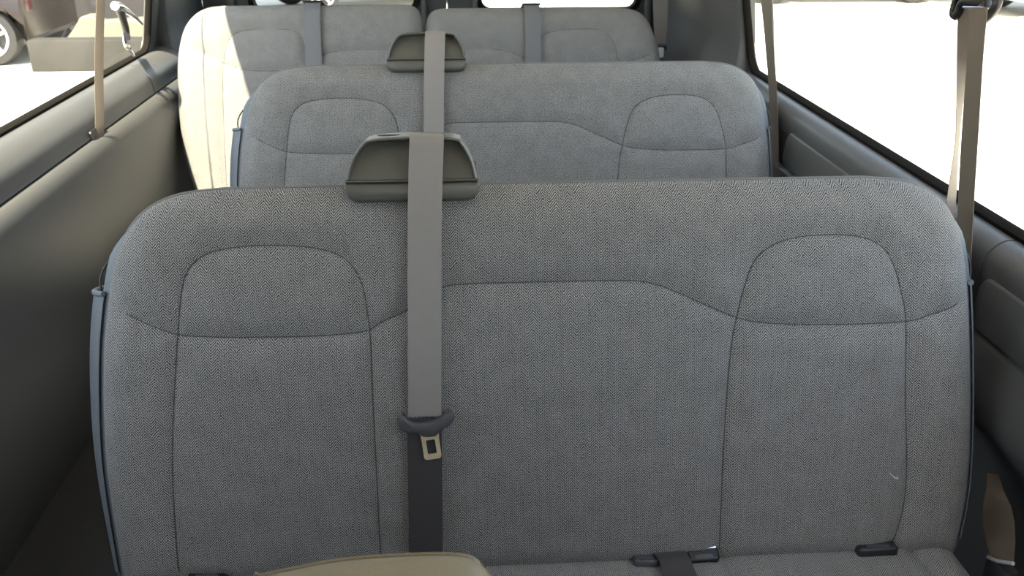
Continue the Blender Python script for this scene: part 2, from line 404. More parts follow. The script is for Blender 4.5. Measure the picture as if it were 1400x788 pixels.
# ---- the shoulder belt that hangs down the backrest
def shoulder_belt(y0):
    loc = (-.05, y0-.2, ZT-.6)
    r = empty('seat_belt', loc)
    pts = [(-.036, .040, .030), (-.036, .058, .018), (-.0365, .0655, .006), (-.037, .0655, -.006), (-.037, .061, -.016), (-.038, .045, -.0195), (-.040, .010, -.0215), (-.042, -.03, -.0215), (-.0445, -.10, -.023)]
    pts += [(-.0445-.0065*t, -.10-.235*t, -.023-.002*math.sin(t*3)) for t in np.linspace(.1, 1, 14)]
    mb = MB(); mb.ribbon([B(a, b, c, y0) for a, b, c in pts], [(.0238, 0, 0)]*len(pts), .0016)
    w = mb.out('webbing', M['web'], r, 60, loc, True)
    pts = [(-.0515-.0045*t, -.338-.235*t, -.0225+.006*t) for t in np.linspace(0, 1, 14)]
    mb = MB(); mb.ribbon([B(a, b, c, y0) for a, b, c in pts], [(.0248, 0, 0)]*len(pts), .0016)
    w = mb.out('webbing', M['webdark'], r, 60, loc, True); w['label'] = 'charcoal lower belt strap'
    # latch tongue: dark plastic grip and a brassy plate with a window
    k = .0011
    def px(x, y): return bp(x, y, Y1)
    grip = [(546, 566), (549, 560), (555, 562), (560, 567), (572, 571), (590, 569), (604, 563), (614, 555), (620, 557), (621, 566), (612, 576), (602, 581), (596, 588), (580, 589), (572, 584), (556, 583), (548, 578)]
    q = catmull([px(*p) for p in grip+grip[:1]], .004)[:-1]
    mb = MB(); mb.loft([[B(a, b, dep, y0) for a, b in offset_poly(q, o)] for dep, o in ((-.020, -.002), (-.022, 0), (-.032, 0), (-.0345, -.0015), (-.0355, -.004))])
    t = mb.out('latch_tongue', M['greyp'], r, 50, loc); t['label'] = 'dark plastic belt tongue'
    ang = math.radians(6.5); cx, cy = px(590, 600)
    def tr(p): return (cx+p[0]*math.cos(ang)-p[1]*math.sin(ang), cy+p[0]*math.sin(ang)+p[1]*math.cos(ang))
    o1 = [tr(p) for p in rrect(-.0125, -.0215, .0125, .016, .0045, 5)]; i1 = [tr(p) for p in rrect(-.0065, -.0135, .0065, .0075, .0015, 5)]
    mb = MB(); n = len(o1)
    V = [B(a, b, d, y0) for d in (-.0275, -.0305) for a, b in o1+i1]; F = []
    for i in range(n):
        j = (i+1) % n
        F += [(i, j, n+j, n+i), (2*n+i, 3*n+i, 3*n+j, 2*n+j), (i, 2*n+i, 2*n+j, j), (n+i, n+j, 3*n+j, 3*n+i)]
    mb.add(V, F)
    for sx in (-1, 1):
        mb.tube([B(*tr((sx*.0115, .010)), -.029, y0), B(*tr((sx*.0118, .0165)), -.0295, y0), B(*tr((sx*.0165, .0225)), -.031, y0)], .0016, 6)
    c = mb.out('latch_plate', M['brass'], t, 30, loc); c['label'] = 'brass coloured metal latch plate'
    return r
belt1 = shoulder_belt(Y1)
G_B = 'lap and shoulder belts'
tag(belt1, 'grey shoulder belt with brassy latch hanging down the nearest bench backrest', 'seat belt', G_B)

# second row: the same bench and belt, one row further back
b2 = copy_tree(bench); b2.location.y += Y2-Y1
tag(b2, 'grey cloth bench seat in the middle row, behind the nearest bench', 'bench seat', 'cloth bench seats in rows')
belt2 = copy_tree(belt1); belt2.location.y += Y2-Y1
tag(belt2, 'grey shoulder belt hanging from the housing on the middle bench', 'seat belt', G_B)

# third row: a wider bench with a split backrest
loc = (-.1, Y3-.3, 0)
b3 = empty('bench_seat', loc)
tag(b3, 'wide rear grey cloth bench with split backrest, sunlit at its left end', 'bench seat', 'cloth bench seats in rows')
L3 = [(-.845, -.60), (-.87, -.50), (-.888, -.38), (-.89, -.26), (-.885, -.15), (-.872, -.08), (-.852, -.03), (-.82, .005), (-.78, .024), (-.73, .030)]
R3 = [(-.094, -.60), (-.093, -.3), (-.093, -.06), (-.096, -.02), (-.105, .01), (-.125, .026), (-.15, .030)]
s3 = [[(-.745, -.60), (-.742, -.40), (-.738, -.25), (-.732, -.16), (-.715, -.09), (-.690, -.060), (-.640, -.048), (-.56, -.046), (-.50, -.055), (-.478, -.080), (-.468, -.13), (-.466, -.25), (-.466, -.60)],
      [(-.87, -.07), (-.82, -.105), (-.775, -.125), (-.735, -.15), (-.66, -.175), (-.56, -.178), (-.468, -.165)],
      [(-.466, -.16), (-.40, -.125), (-.324, -.115), (-.206, -.115), (-.10, -.116)]]
k3 = Back(smooth_side(L3), smooth_side(R3), s3, [], Y3, .045)
k3.build('backrest', b3, loc, .006); k3.shell(b3, loc, .004)
L3b = [(-.080, -.60), (-.081, -.3), (-.081, -.06), (-.078, -.02), (-.07, .006), (-.05, .020), (-.02, .024)]
R3b = [(.665, -.60), (.690, -.45), (.692, -.30), (.688, -.16), (.676, -.09), (.655, -.035), (.625, -.002), (.585, .012), (.53, .017)]
R3b = [(a, b) for a, b in R3b]; L3b[-1] = (-.02, .017); L3b[-2] = (-.05, .012); L3b[-3] = (-.07, -.004); L3b[-4] = (-.078, -.03)
s3b = [[(.265, -.60), (.267, -.25), (.272, -.13), (.290, -.085), (.33, -.062), (.42, -.055), (.49, -.060), (.522, -.085), (.54, -.13), (.55, -.25), (.552, -.60)],
       [(-.07, -.115), (.05, -.116), (.17, -.122), (.267, -.16), (.36, -.185), (.47, -.185), (.545, -.17), (.62, -.15), (.67, -.13)]]
k3b = Back(smooth_side(L3b), smooth_side(R3b), s3b, [], Y3, .045)
k3b.build('backrest', b3, loc, .006); k3b.shell(b3, loc, .009)
cushion(b3, loc, -.84, .665, Y3-.56*math.sin(RC)+.055)
bench_frame(b3, loc, -.84, .665, Y3)
for (x, lab) in ((-.4415, 'grey belt lying over the left half of the rear bench'), (.2645, 'grey belt lying over the right half of the rear bench')):
    loc = (x, Y3, ZT); r = empty('seat_belt', loc); tag(r, lab, 'seat belt', G_B)
    dz = .030 if x < 0 else .017
    pts = [(.10, dz-.02), (.05, dz+.0075), (.025, dz+.008), (.008, dz+.001), (-.008, dz-.016), (-.017, dz-.04), (-.019, dz-.10), (-.021, -.2), (-.021, -.35), (-.02, -.5), (-.016, -.57)]
    c = catmull([(a, b) for a, b in pts], .012)
    mb = MB(); mb.ribbon([B(x, b, a, Y3) for a, b in c], [(.0255, 0, 0)]*len(c), .0016)
    mb.out('webbing', M['webshaded'], r, 60, loc, True)
    mb = MB(); rings = []
    for dep, hw, o in ((.10, .030, 0), (.03, .030, .0), (.006, .029, -.004)):
        rings.append([B(x+a, b, dep, Y3) for a, b in rrect(-hw, dz+.0095, hw, dz+.014+o*.5, .002, 3)])
    mb.loft(rings); c = mb.out('belt_slot', M['greyp'], r, 40, loc)

# ------------------------------------------------------------------ van body
ZS = .86                                   # window sill seal
YF, YR = -1.2, 4.0
def extrude_y(mb, prof, y0, y1, back, n=2):
    """open profile (x,z) given a thickness outwards (towards x=back)"""
    P = list(prof)+[(back, prof[-1][1]), (back, prof[0][1])]
    ys = np.linspace(y0, y1, n)
    mb.loft([[(x, y, z) for x, z in P] for y in ys])
def smooth_prof(pts, step=.006): return [tuple(p) for p in catmull(pts, step)]
# left side: ledge, face, then the bulged lower panel
ledgeL = smooth_prof([(-1.004, .862), (-.996, .861), (-.985, .857), (-.965, .843), (-.950, .824), (-.944, .808), (-.940, .785), (-.937, .776)])
lowL = smooth_prof([(-.945, .772), (-.934, .771), (-.922, .763), (-.910, .740), (-.905, .70), (-.905, .64), (-.91, .55), (-.925, .40), (-.96, .2), (-1.0, .0)], .012)
mb = MB(); extrude_y(mb, lowL, YF, YR, -1.06)
wl = struct(mb.out('wall_left', M['trim'], None, 30))
jy = float(atX(200, 112, -.96)[1])
mb = MB(); extrude_y(mb, ledgeL, YF, jy-.003, -1.03); struct(mb.out('trim_1', M['trim'], None, 30))
mb = MB(); extrude_y(mb, ledgeL, jy+.003, YR, -1.03); struct(mb.out('trim_2', M['trim'], None, 30))
# right side
ledgeR = smooth_prof([(.886, .862), (.876, .861), (.866, .856), (.853, .845), (.846, .828), (.845, .80)])
lowR = smooth_prof([(.852, .80), (.850, .77), (.846, .725), (.842, .716), (.836, .712)])+smooth_prof([(.833, .708), (.829, .690), (.826, .672), (.822, .655), (.818, .628), (.822, .60), (.845, .565), (.875, .53), (.905, .45), (.93, .2), (.94, .0)], .012)
mb = MB(); extrude_y(mb, lowR, YF, YR, .96)
struct(mb.out('wall_right', M['trim'], None, 30))
jr = float(atX(1352, 338, .85)[1])
mb = MB(); extrude_y(mb, ledgeR, YF, jr-.002, .908); struct(mb.out('trim_3', M['trim'], None, 30))
mb = MB(); extrude_y(mb, ledgeR, jr+.002, YR, .908); struct(mb.out('trim_4', M['trim'], None, 30))
# raised padded panels with rounded ends on the right face
def pad(y0, y1, nm):
    mb = MB(); o = rrect(y0, .722, y1, .812, .03, 8)
    def X(z): return .853-.02*(.81-z)/.09*.5
    mb.loft([[(X(z)+dx, y, z) for y, z in offset_poly(o, off)] for dx, off in ((.02, 0), (-.004, 0), (-.009, -.002), (-.012, -.007))])
    struct(mb.out(nm, M['trim'], None, 45))
py = float(atX(1343, 365, .84)[1]); pad(-.6, py, 'trim_5')
py2 = float(atX(1076, 176, .84)[1]); pad(py+.12, py2, 'trim_6')

def XL(z): return float(np.interp(z, [.855, 1.70, 1.76], [-1.022, -.866, -.76]))
def XR(z): return float(np.interp(z, [.855, 1.70, 1.76], [.902, .746, .64]))
def upper_wall(X, side, name, hole, y0, y1):
    """wall above the sill with one rounded window opening, thickness outwards"""
    hy0, hz0, hy1, hz1, r = hole; th = .018*side; mb = MB()
    def quad(ya, yb, za, zb):
        zz = [z for z in (za, 1.70, zb) if za <= z <= zb]; zz = sorted(set([za]+zz+[zb]))
        mb.loft([[(X(z), y, z) for z in zz]+[(X(z)+th, y, z) for z in zz[::-1]] for y in (ya, yb)])
    quad(y0, hy0-.12, .855, 1.76); quad(hy1+.12, y1, .855, 1.76); quad(hy0-.12, hy1+.12, hz1+.03, 1.76)
    H = rrect(hy0, hz0, hy1, hz1, r, 10); n = len(H)
    oy0, oy1, oz0, oz1 = hy0-.12, hy1+.12, .855, hz1+.03
    O = []
    for (y, z) in H:                       # matching point on the outer rectangle
        O.append((min(max(oy0 if y < hy0+r else (oy1 if y > hy1-r else y), oy0), oy1), oz0 if z < hz0+r else (oz1 if z > hz1-r else z)))
    V = [(X(z), y, z) for y, z in O]+[(X(z), y, z) for y, z in H]+[(X(z)+th, y, z) for y, z in H]+[(X(z)+th, y, z) for y, z in O]
    F = []
    for i in range(n):
        j = (i+1) % n
        F += [(i, j, n+j, n+i), (n+i, n+j, 2*n+j, 2*n+i), (2*n+i, 2*n+j, 3*n+j, 3*n+i), (3*n+i, 3*n+j, j, i)]
    mb.add(V, F)
    o = struct(mb.out(name, M['trim'], None, 30)); return o
HL = (.55, .864, 3.345, 1.67, .06); HR = (-.2, .864, 2.86, 1.67, .06)
upper_wall(XL, -1, 'wall_left', HL, YF, YR)
upper_wall(XR, 1, 'wall_right', HR, YF, YR)
def side_window(name, X, side, hole):
    hy0, hz0, hy1, hz1, r = hole; root = struct(empty(name, (X(1.2), (hy0+hy1)/2, 1.2))); off = root.location
    H = rrect(hy0-.004, hz0-.004, hy1+.004, hz1+.004, r, 10)
    rings = []; mb = MB()
    for dx, o in ((.012, .010), (-.005, .010), (-.008, 0), (-.007, -.009), (.002, -.015), (.0115, -.015), (.0115, .010)):
        rings.append([(X(z)+side*dx, y, z) for y, z in offset_poly(H, o)])
    mb.loft(rings, False); s = mb.out('window_seal', M['rubber'], root, 50, off); s['label'] = 'black rubber seal'
    mb = MB(); mb.loft([[(X(z)+side*dx, y, z) for y, z in offset_poly(H, -.008)] for dx in (.006, .010)])
    p = mb.out('pane', M['glass'], root, False, off)
    return root, off
w1, o1 = side_window('window_1', XL, -1, HL)
w2, o2 = side_window('window_2', XR, 1, HR)
for nm, X, sg, ya, mm in (('wall_left', XL, -1, 3.47, 'trimdark'), ('wall_right', XR, 1, 2.875, 'trim')):  # left rear panel gets no light; its shade is put into the dark trim
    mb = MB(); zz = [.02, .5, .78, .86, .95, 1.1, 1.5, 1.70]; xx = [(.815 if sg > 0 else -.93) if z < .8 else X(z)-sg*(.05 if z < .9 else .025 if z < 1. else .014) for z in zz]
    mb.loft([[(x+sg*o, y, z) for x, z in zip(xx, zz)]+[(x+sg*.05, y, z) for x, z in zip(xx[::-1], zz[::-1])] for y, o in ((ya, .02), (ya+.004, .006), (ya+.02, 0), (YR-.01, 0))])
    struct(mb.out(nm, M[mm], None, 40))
# flip-out latch on the left window
c = atX(172, 30, -.975); off = o1
mb = MB()
p = [atX(x, y, -.965) for x, y in ((157, 8), (165, 9), (176, 17), (186, 25), (194, 33))]
mb.tube(catmull(p, .004), list(np.linspace(.013, .004, len(catmull(p, .004)))), 10)
lt = mb.out('latch_lever', M['chrome'], w1, off=off); lt['label'] = 'shiny curved latch lever'
mb = MB(); p = [atX(x, y, -.985) for x, y in ((163, 12), (168, 26), (172, 40), (174, 55))]
q = catmull(p, .004); mb.tube(q, list(np.linspace(.013, .009, len(q))), 10)
mb.tube([atX(173, 50, -1.02), atX(173, 50, -.98)], .012, 10); mb.out('latch_body', M['blackp'], lt, off=off)
mb = MB(); p = [atX(x, y, -.97) for x, y in ((169, 47), (171, 56), (174, 63), (179, 69), (183, 76))]; q = catmull(p, .004)
mb.tube(q, list(np.interp(np.linspace(0, 1, len(q)), [0, .4, .6, 1], [.004, .010, .006, .004])), 8); mb.out('latch_tip', M['chrome'], lt, off=off)

# floor, ceiling, rear doors
mb = MB(); mb.box((-1.1, YF, -.06), (1.0, YR+.05, 0), 0); struct(mb.out('floor', M['carpet'], None, False))
mb = MB(); cp = [(-.76, 1.75), (-.6, 1.80), (-.2, 1.83), (.1, 1.83), (.45, 1.80), (.64, 1.75)]
cp2 = [(x*1.04, z+.04) for x, z in cp[::-1]]
mb.loft([[(x, y, z) for x, z in cp+cp2] for y in (YF, YR+.05)]); struct(mb.out('ceiling', M['ceil'], None, 40))
def rear_door(name, x0, x1, wx0, wx1, winname):
    root = struct(empty(name, ((x0+x1)/2, YR, 0))); off = root.location; mb = MB()
    z0, z1, wz0, wz1 = 0, 1.82, .905, 1.55
    H = rrect(wx0, wz0, wx1, wz1, .05, 8); n = len(H)
    O = [(x0 if x < wx0+.05 else x1 if x > wx1-.05 else x, z0 if z < wz0+.05 else z1 if z > wz1-.05 else z) for x, z in H]
    V = [(x, YR, z) for x, z in O]+[(x, YR, z) for x, z in H]+[(x, YR+.06, z) for x, z in H]+[(x, YR+.06, z) for x, z in O]; F = []
    for i in range(n):
        j = (i+1) % n
        F += [(i, j, n+j, n+i), (n+i, n+j, 2*n+j, 2*n+i), (2*n+i, 2*n+j, 3*n+j, 3*n+i), (3*n+i, 3*n+j, j, i)]
    mb.add(V, F); mb.out('door_panel', M['trimdark'], root, 30, off)
    r2 = struct(empty(winname, ((wx0+wx1)/2, YR+.03, 1.2))); of2 = r2.location; mb = MB()
    mb.loft([[(x, YR+dy, z) for x, z in offset_poly(H, o)] for dy, o in ((.0, .012), (-.012, .010), (-.012, -.010), (.03, -.012), (.03, .0), (.0, .012))], False)
    mb.out('window_seal', M['rubber'], r2, 50, of2)
    mb = MB(); mb.loft([[(x, YR+dy, z) for x, z in offset_poly(H, -.005)] for dy in (.02, .024)]); mb.out('pane', M['glass'], r2, False, of2)
rear_door('door_1', -.98, -.015, -.79, -.135, 'window_3')
rear_door('door_2', -.012, .90, .115, .765, 'window_4')
# unseen front wall behind the camera, added with a narrow windscreen opening to limit light
mb = MB(); H = rrect(-.78, 1.34, .68, 1.68, .08, 8); n = len(H)
O = [(-1.1 if x < -.65 else 1.0 if x > .55 else x, 0 if z < 1.43 else 1.86 if z > 1.55 else z) for x, z in H]
V = [(x, YF, z) for x, z in O]+[(x, YF, z) for x, z in H]+[(x, YF-.05, z) for x, z in H]+[(x, YF-.05, z) for x, z in O]; F = []
for i in range(n):
    j = (i+1) % n; F += [(i, j, n+j, n+i), (n+i, n+j, 2*n+j, 2*n+i), (2*n+i, 2*n+j, 3*n+j, 3*n+i), (3*n+i, 3*n+j, j, i)]
mb.add(V, F); struct(mb.out('wall_front', M['trimdark'], None, 30))
# slim grey pillar covers by the rear corners
for i, (x, w) in enumerate(((-.865, .016), (.80, .013), (-.105, .010), (.098, .010))):
    mb = MB(); mb.loft([[(x+a, YR-.012+b, z) for a, b in rrect(-w, -.02, w, .012, .008, 4)] for z in (.3, 1.75)])
    struct(mb.out('trim_%d' % (7+i), M['trim'], None, 40))

# ------------------------------------------------------------------ wall belts
def belt(label, strands, slots=(), mats=None):
    loc = tuple(map(float, strands[0][-1][0])); r = empty('seat_belt', loc); tag(r, label, 'seat belt', G_B)
    for i, st in enumerate(strands):
        P = [np.array(s[0], float) for s in st]; W = [np.array(s[1], float) for s in st]
        c = catmull(P, .03); T = np.linspace(0, 1, len(c)); t0 = np.linspace(0, 1, len(P))
        Wi = [[np.interp(t, t0, [w[k] for w in W]) for k in range(3)] for t in T]
        mb = MB(); mb.ribbon(c, Wi, .0016)
        mb.out('webbing', M[(mats or ['webtan']*9)[i]], r, 60, loc, True)
    return r, loc
def row(X, y, xa, xb, dX=0.):
    a = atX(xa, y, X-dX); b = atX(xb, y, X+dX); return ((a+b)/2, (b-a)/2)
# left wall
a = atX(138, 0, -.930); b = atX(136, 178, -.930)
top2 = a+(a-b)*(1.69-a[2])/(a[2]-b[2]); top2[0] = -.885
r, loc = belt('thin taupe belt running down across the left window into its ledge slot', [[(top2, (.004, .020, 0)), (a, (.004, .020, 0)), (b, (.006, .016, 0)), (b+np.array([-.01, 0, -.03]), (.006, .016, 0))]])
mb = MB(); s = b; mb.loft([[(-.948+dx, y, z) for y, z in rrect(s[1]-.05, s[2]-.018, s[1]+.05, s[2]+.008, .008, 4)] for dx in (-.01, .0, .010, .013)])
mb.out('belt_slot', M['blackp'], r, 40, loc)
mb = MB(); mb.box((-.905, top2[1]-.025, 1.685), (-.855, top2[1]+.025, 1.73), .01); mb.out('anchor', M['blackp'], r, 40, loc)
# right wall, beside the nearest bench: a D-ring with two strands
Xr = .845
def R_(x0, x1, y, dx=.0): return row(Xr, y, x0, x1, dx)
A = [R_(1312, 1346, 2, .0), R_(1310, 1342, 18, .002), R_(1309, 1330, 60, .006), R_(1308.5, 1319, 120, .012), R_(1306, 1311, 195, .018), R_(1301, 1309, 230, .018), R_(1295, 1307, 270, .018), R_(1288, 1304, 320, .018)]
Xr = .830
D = [R_(1322, 1350, 10, -.004), R_(1326, 1347.5, 28, -.004), R_(1319, 1342, 120, -.004), R_(1313, 1335, 220, -.004), R_(1307, 1329, 330, -.004), R_(1302, 1324, 430, -.004), R_(1296, 1318, 530, -.004)]
Xr = .845
r, loc = belt('taupe belt with black ring hanging before the right window beside the nearest bench', [D, A])
ring = [atX(x, y, Xr-.005) for x, y in ((1305, 12), (1313, -8), (1335, -14), (1358, -10), (1364, 2), (1357, 16), (1345, 27), (1337, 27), (1340, 14), (1349, 6), (1345, 3), (1318, 2), (1312, 14), (1307, 22), (1304, 18))]
rp = catmull(ring+ring[:1], .006)[:-1]
mb = MB(); mb.tube(rp, .0075, 10, True)
q = atX(1335, -10, Xr); mb.tube([q, q+np.array([-.01, .01, .2]), (.72, q[1]+.02, 1.68)], .008, 8)
dr = mb.out('belt_ring', M['blackp'], r, off=loc)
mb = MB(); mb.tube([atX(1317, 10, Xr-.012), atX(1345, 11, Xr-.012)], .0022, 6); c = mb.out('ring_bar', M['chrome'], dr, off=loc); c['label'] = 'bright metal bar of the ring'
# right wall, beside the middle bench
Xr = .835
A = [R_(1036, 1052, -60, 0), R_(1040, 1056, 0, 0), R_(1046, 1058, 60, .0), R_(1051, 1062, 120, .0), R_(1053, 1064, 180, .0), R_(1054, 1065, 240, 0), R_(1055, 1066, 300, 0)]
Xr = .847
D = [R_(1048, 1056, -40, .01), R_(1049, 1057, 0, .01), R_(1055, 1060, 120, .01), R_(1055, 1060, 200, .01), R_(1054, 1059, 250, .01), R_(1053, 1058, 300, .01)]
belt('taupe belt hanging before the right window beside the middle bench', [A, D])
# rear right corner belt with a bright tongue
Xr = .755
a1 = [(atY(x, y, 3.55), w) for x, y, w in ((903, -70, .033), (903, -20, .029), (903, 20, .027), (903, 45, .025), (903, 60, .019))]
r, loc = belt('grey belt with shiny tongue beside the right end of the rear bench', [[(p, (w, 0, 0)) for p, w in a1]], mats=['web'])
c = atY(903, 66, 3.54); mb = MB()
mb.loft([[(c[0]+x, c[1]+dy, c[2]+z) for x, z in rrect(-.022, -.008, .022, .010, .006, 4)] for dy in (-.006, -.004, .012, .014)]); t = mb.out('latch_tongue', M['blackp'], r, 40, loc)
mb = MB(); mb.loft([[(c[0]+x, c[1]+dy, c[2]+z) for x, z in rrect(-.011, -.032, .011, .004, .005, 4)] for dy in (-.010, -.0085, -.006)])
o = mb.out('latch_plate', M['glint'], t, 40, loc); o['label'] = 'metal latch plate with the sun glint in its colour'

# ------------------------------------------------------------------ belts and buckles in the crease of the nearest bench
G_K = 'belt buckles tucked in the seat crease'
def buckle(label, c, size, mat, edge=None, rot=0., tilt=0., bar=None):
    loc = tuple(map(float, c)); r = empty('belt_buckle', loc); tag(r, label, 'belt buckle', G_K)
    sx, sy, sz = size; Mx = Matrix.Rotation(rot, 4, 'Z') @ Matrix.Rotation(tilt, 4, 'X')
    mb = MB()
    mb.loft([[tuple(Mx @ Vector((x, y, z))) for x, y in offset_poly(rrect(-sx, -sy, sx, sy, min(sx, sy)*.45, 5), o)] for z, o in ((-sz, -.004), (-sz*.7, 0), (sz*.6, 0), (sz*.9, -.002), (sz, -.006))])
    body = mb.out('body', mat, r, 45)
    if edge:
        mb = MB(); mb.loft([[tuple(Mx @ Vector((x, y+sy*.8, z))) for x, z in rrect(-sx*.9, sz*.3, sx*.9, sz*1.1, .0015, 3)] for y in (-.003, .003)])
        o = mb.out('bright_edge', M['chrome'], r, 40); o['label'] = 'highlight line modelled along the buckle edge'
    mb = MB(); mb.loft([[tuple(Mx @ Vector((x, y, z))) for x, y in rrect(-sx*.55, -sy*.75, sx*.55, -sy*.2, .003, 3)] for z in (sz*.8, sz*1.12)])
    mb.out('release_button', M['greyp'], r, 40)
    return r, Mx
yc = 1.150
buckle('grey oval buckle end peeking from the crease left of the black strap', (.275, 1.158, .445), (.020, .014, .007), M['greyp'], rot=-.1)
buckle('black buckle with bright metal lip right of the black strap', (.362, 1.160, .446), (.025, .012, .008), M['blackp'], edge=True, rot=.05, tilt=.5)
buckle('black buckle in the crease near the right end of the nearest bench', (.632, 1.162, .445), (.032, .015, .009), M['blackp'], rot=.02)
buckle('silver edged buckle at the bottom edge left of the tan head restraint', (-.378, 1.160, .437), (.030, .016, .012), M['blackp'], edge=True)
pts = [(.305, 1.178, .444), (.310, 1.160, .455), (.314, 1.140, .457), (.319, 1.11, .448), (.326, 1.06, .4435), (.336, 1.0, .4430), (.345, .94, .4430)]
c = catmull(pts, .008); mb = MB(); mb.ribbon(c, [(.0235, .003, .0)]*len(c), .0016)
loc = (.336, 1.0, .443); r = empty('seat_belt', loc); tag(r, 'black strap coming forward out of the crease between two buckles', 'seat belt', G_B)
mb.out('webbing', M['webdark'], r, 60, loc, True)
# lap belt between bench end and right wall
Xl = .845
st = [(atX(x, y, Xl), (atX(x+w, y+1, Xl+.012)-atX(x-w, y-1, Xl-.012))/2) for x, y, w in ((1357, 648, 8), (1360, 668, 11), (1363, 692, 19), (1365, 715, 22), (1368, 740, 20), (1371, 768, 15))]
r, loc = belt('brown lap strap with grey buckle between the nearest bench and right wall', [[(p, w) for p, w in st]])
c = atX(1371, 778, Xl); mb = MB()
mb.loft([[(c[0]+x, c[1]+y, c[2]+z) for x, y in offset_poly(rrect(-.014, -.030, .012, .030, .008, 5), o)] for z, o in ((-.075, -.004), (-.07, 0), (.006, 0), (.012, -.003))])
k = mb.out('buckle', M['greyp'], r, 45, loc)
mb = MB(); p0 = atX(1351, 762, Xl-.014); p1 = atX(1385, 771, Xl-.014); mb.tube([p0, (p0*.6+p1*.4)+np.array([0, 0, -.003]), p1], .0032, 8)  # pale tube stands in for the highlight on the buckle
o = mb.out('bright_edge', M['glint'], k, off=loc); o['label'] = 'highlight line modelled along the buckle edge'
# a scrap of lint on the cloth
p = [B(*bp(x, y), -.0145, Y1) for x, y in ((1211, 643), (1214, 646.5), (1219, 650), (1221, 650.5), (1221, 647))]
mb = MB(); mb.tube(catmull(p, .001), .0006, 5); o = mb.out('lint_thread', M['lint'], None)
tag(o, 'tiny white lint thread on the right side of the nearest backrest', 'lint')

# ------------------------------------------------------------------ tan front seat whose head restraint enters the frame at the bottom
loc = (-.07, .45, 0); fs = empty('front_seat', loc)
tag(fs, 'tan front seat, only its rounded head restraint showing at the bottom edge', 'car seat')
def soft_box(lo, hi, r, seg=6):
    bm = bmesh.new(); bmesh.ops.create_cube(bm, size=1)
    for v in bm.verts: v.co = Vector([lo[i]+(hi[i]-lo[i])*(v.co[i]+.5) for i in range(3)])
    bmesh.ops.bevel(bm, geom=bm.edges[:], offset=r, segments=seg, profile=.5, affect='EDGES'); return bm
mb = MB(); bm = soft_box((-.30, .40, .42), (.16, .52, .84), .045); mb.bm(bm); mb.out('backrest', M['tan'], fs, 60, loc)
mb = MB(); bm = soft_box((-.29, -.08, .30), (.15, .44, .44), .045); mb.bm(bm); mb.out('seat_cushion', M['tan'], fs, 60, loc)
mb = MB(); bm = soft_box((-.22, -.02, .0), (.08, .40, .31), .02); mb.bm(bm); mb.out('pedestal', M['blackp'], fs, 60, loc)
hp = [atY(x, y, .545) for x, y in ((330, 800), (350, 788), (400, 777), (450, 767.5), (500, 762), (550, 759), (600, 757.5), (632, 759), (655, 765), (668, 776), (676, 790))]
hp = [(p[0], p[2]) for p in hp]; hp = [(hp[0][0]-.005, .86)]+hp+[(hp[-1][0]+.004, .86)]
hp = [tuple(p) for p in catmull(hp, .006)]
mb = MB(); mb.loft([[(x, y, z-dz) for x, z in offset_poly(hp, o)] for y, o, dz in ((.43, -.03, .01), (.44, -.015, .004), (.46, -.004, .001), (.49, 0, 0), (.535, 0, 0), (.548, -.004, 0), (.555, -.012, 0), (.557, -.02, 0))])
h = mb.out('head_restraint', M['tan'], fs, 60, loc)
mb = MB(); mb.tube([(x, .5545, z) for x, z in offset_poly(hp, -.0085)], .002, 6); mb.out('piping', M['tan'], h, off=loc)
for x in (-.11, -.03): mb = MB(); mb.tube([(x, .49, .80), (x, .49, .90)], .006, 8); mb.out('post', M['chrome'], fs, off=loc)

# ------------------------------------------------------------------ outside
GZ = -.65
t = NT('parking_ground'); co = t.n('ShaderNodeTexCoord').outputs['Object']
n = t.noise(co, 6, 5); basec = t.ramp(n, (.62, .59, .52, 1), (.72, .68, .60, 1), .3, .7)
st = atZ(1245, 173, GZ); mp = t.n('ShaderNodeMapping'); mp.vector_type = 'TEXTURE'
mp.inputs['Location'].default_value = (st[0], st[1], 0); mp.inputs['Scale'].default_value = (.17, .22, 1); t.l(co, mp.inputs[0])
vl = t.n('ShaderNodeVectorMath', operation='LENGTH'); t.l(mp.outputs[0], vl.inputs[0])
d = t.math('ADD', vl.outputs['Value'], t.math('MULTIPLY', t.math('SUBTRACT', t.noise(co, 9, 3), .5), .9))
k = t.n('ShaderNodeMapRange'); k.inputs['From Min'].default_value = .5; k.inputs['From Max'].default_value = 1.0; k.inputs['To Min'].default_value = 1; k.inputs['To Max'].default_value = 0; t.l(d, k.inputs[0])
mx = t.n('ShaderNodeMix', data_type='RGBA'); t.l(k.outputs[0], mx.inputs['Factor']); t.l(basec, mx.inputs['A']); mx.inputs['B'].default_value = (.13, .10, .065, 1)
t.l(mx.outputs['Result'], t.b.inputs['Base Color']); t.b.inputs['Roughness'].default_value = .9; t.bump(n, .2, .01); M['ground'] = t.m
mb = MB(); mb.box((-45, -40, GZ-.1), (45, 60, GZ)); struct(mb.out('ground', M['ground'], None, False))

